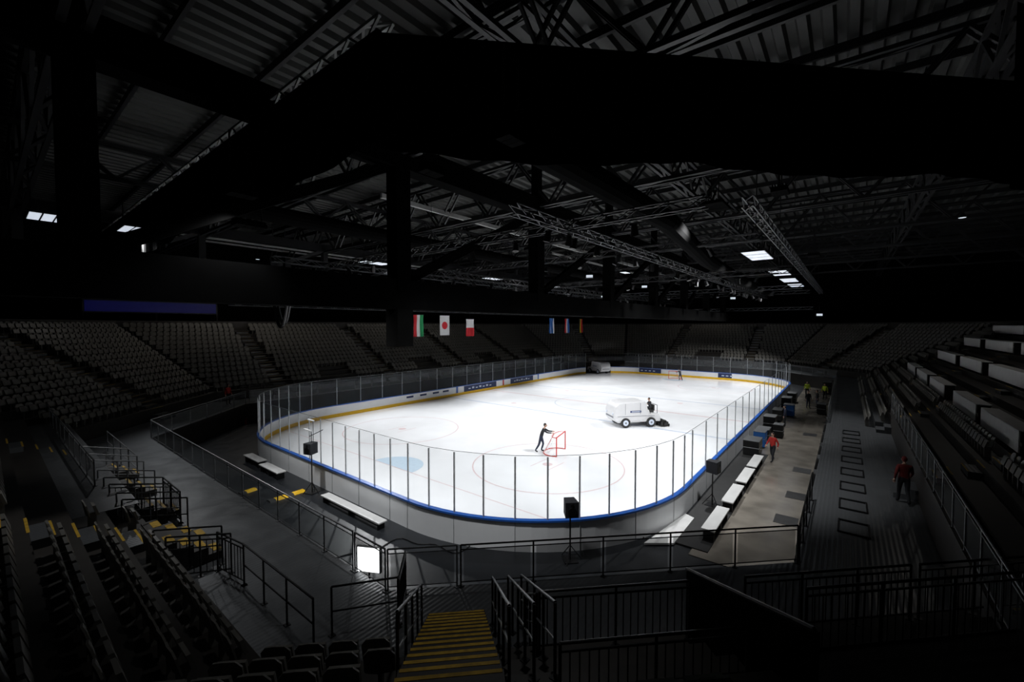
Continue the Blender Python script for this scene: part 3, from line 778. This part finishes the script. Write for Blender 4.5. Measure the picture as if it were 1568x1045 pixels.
for k,(x,y,sx,sy,sz,m) in enumerate([(31.5,20.3,.9,1.4,.9,BLACK),(31.6,22.6,.7,1.0,1.0,FLB),(31.5,24.8,.8,1.2,.75,BLACK),(32.3,26.2,.6,.8,.9,FLK),(31.5,28.2,.8,1.3,1.1,BLACK),(31.5,33,.7,1.6,.9,FLK),(32.1,35.6,.8,1,1.0,FLB),(31.6,38.8,.8,1.4,1.2,BLACK),(31.6,44,.8,1.5,1.0,BLACK),(34.4,38.6,.7,1.2,.9,BLACK),(34.4,54,.8,2,1.4,BLACK)]):
    b=MB(); b.box((0,0,sz/2+.08),(sx,sy,sz),m); b.box((0,0,sz+.09),(sx+.04,sy+.04,.04),DSTEEL); b.box((0,0,sz*.6),(sx+.02,sy+.02,.03),STEEL)
    for a in(-1,1):
        for c in(-1,1): b.tube((a*sx*.35-.03,c*sy*.38,.05),(a*sx*.35+.03,c*sy*.38,.05),.05,RUB,8)
    b.box((sx/2+.01,0,sz*.4),(.03,.25,.05),STEEL)
    b.obj('flight_case',loc=(x,y,-.07),bevel=.01)
e=empty('led_work_light',(25.6,-4.15,-.1)); m=MB(); m.tube((0,0,0),(0,0,1.4),.03,BLACK)
for k in range(3): m.tube((0,0,.5),(.3*math.cos(k*2.1),.3*math.sin(k*2.1),.02),.02,BLACK)
m.box((0,.0,1.7),(.75,.08,.75),BLACK,.5); m.obj('stand',e)
m=MB(); dx,dy=math.sin(.5)*.05,-math.cos(.5)*.05; m.box((dx,dy,1.7),(.66,.012,.7),LAMPW,.5); m.obj('lamp_face',e)
b=MB(); b.tube((0,0,0),(0,0,.5),.09,RED,12); b.tube((0,0,.5),(0,0,.6),.05,BLACK,8); b.path([(0,0,.58),(.12,0,.5),(.12,0,.2)],.015,BLACK); b.obj('fire_extinguisher',loc=(-3.9,3.0,-.1))
b=MB(); pts=[]
for k in range(60):
    s=12.6+k*.22; a_=P(1,s,-5.2+.5*math.sin(k*.35)+.2*math.sin(k*.9),-.08); pts.append(a_)
b.path(pts,.025,BLACK,5); b.obj('floor_cable')

def stand_fill(x,y,z,p):  # added fill light, hung high to lift the dark stands
    e=empty('stand_fill_light',(x,y,z)); m=MB(); m.tube((0,0,0),(0,0,.3),.22,BLACK,12,.1); m.tube((0,0,-.01),(0,0,.0),.19,LAMP,12); m.tube((0,0,.3),(0,0,1.5),.015,BLACK,5); m.obj('shade',e)
    l=bpy.data.lights.new('fill_spot','SPOT'); l.spot_size=math.radians(150); l.spot_blend=.6; l.energy=p; l.shadow_soft_size=.2; l.color=(1,.95,.88); o=bpy.data.objects.new('fill_spot',l); COL.objects.link(o); o.parent=e; o.location=(0,0,-.25)
for x,y,p in ((-14,8,480),(-14,30,320),(15,76,200),(42,30,180)): stand_fill(x,y,15.5,p)

w=bpy.data.worlds.new('world'); S.world=w; w.use_nodes=True; w.node_tree.nodes['Background'].inputs[0].default_value=(.01,.011,.012,1)

# ---------------------------------------------------------------- camera
yaw,pit=0.6716,-0.0356
fw=Vector((-math.sin(yaw)*math.cos(pit),math.cos(yaw)*math.cos(pit),math.sin(pit))); rt=Vector((math.cos(yaw),math.sin(yaw),0)); up=rt.cross(fw)
c=bpy.data.cameras.new('camera'); c.lens=647.15*36/1568; c.sensor_width=36; c.clip_start=.05; c.clip_end=400
o=bpy.data.objects.new('camera',c); COL.objects.link(o)
M=Matrix((rt,up,-fw)).transposed().to_4x4(); M.translation=(36.208,-10.911,8.285); o.matrix_world=M
S.camera=o
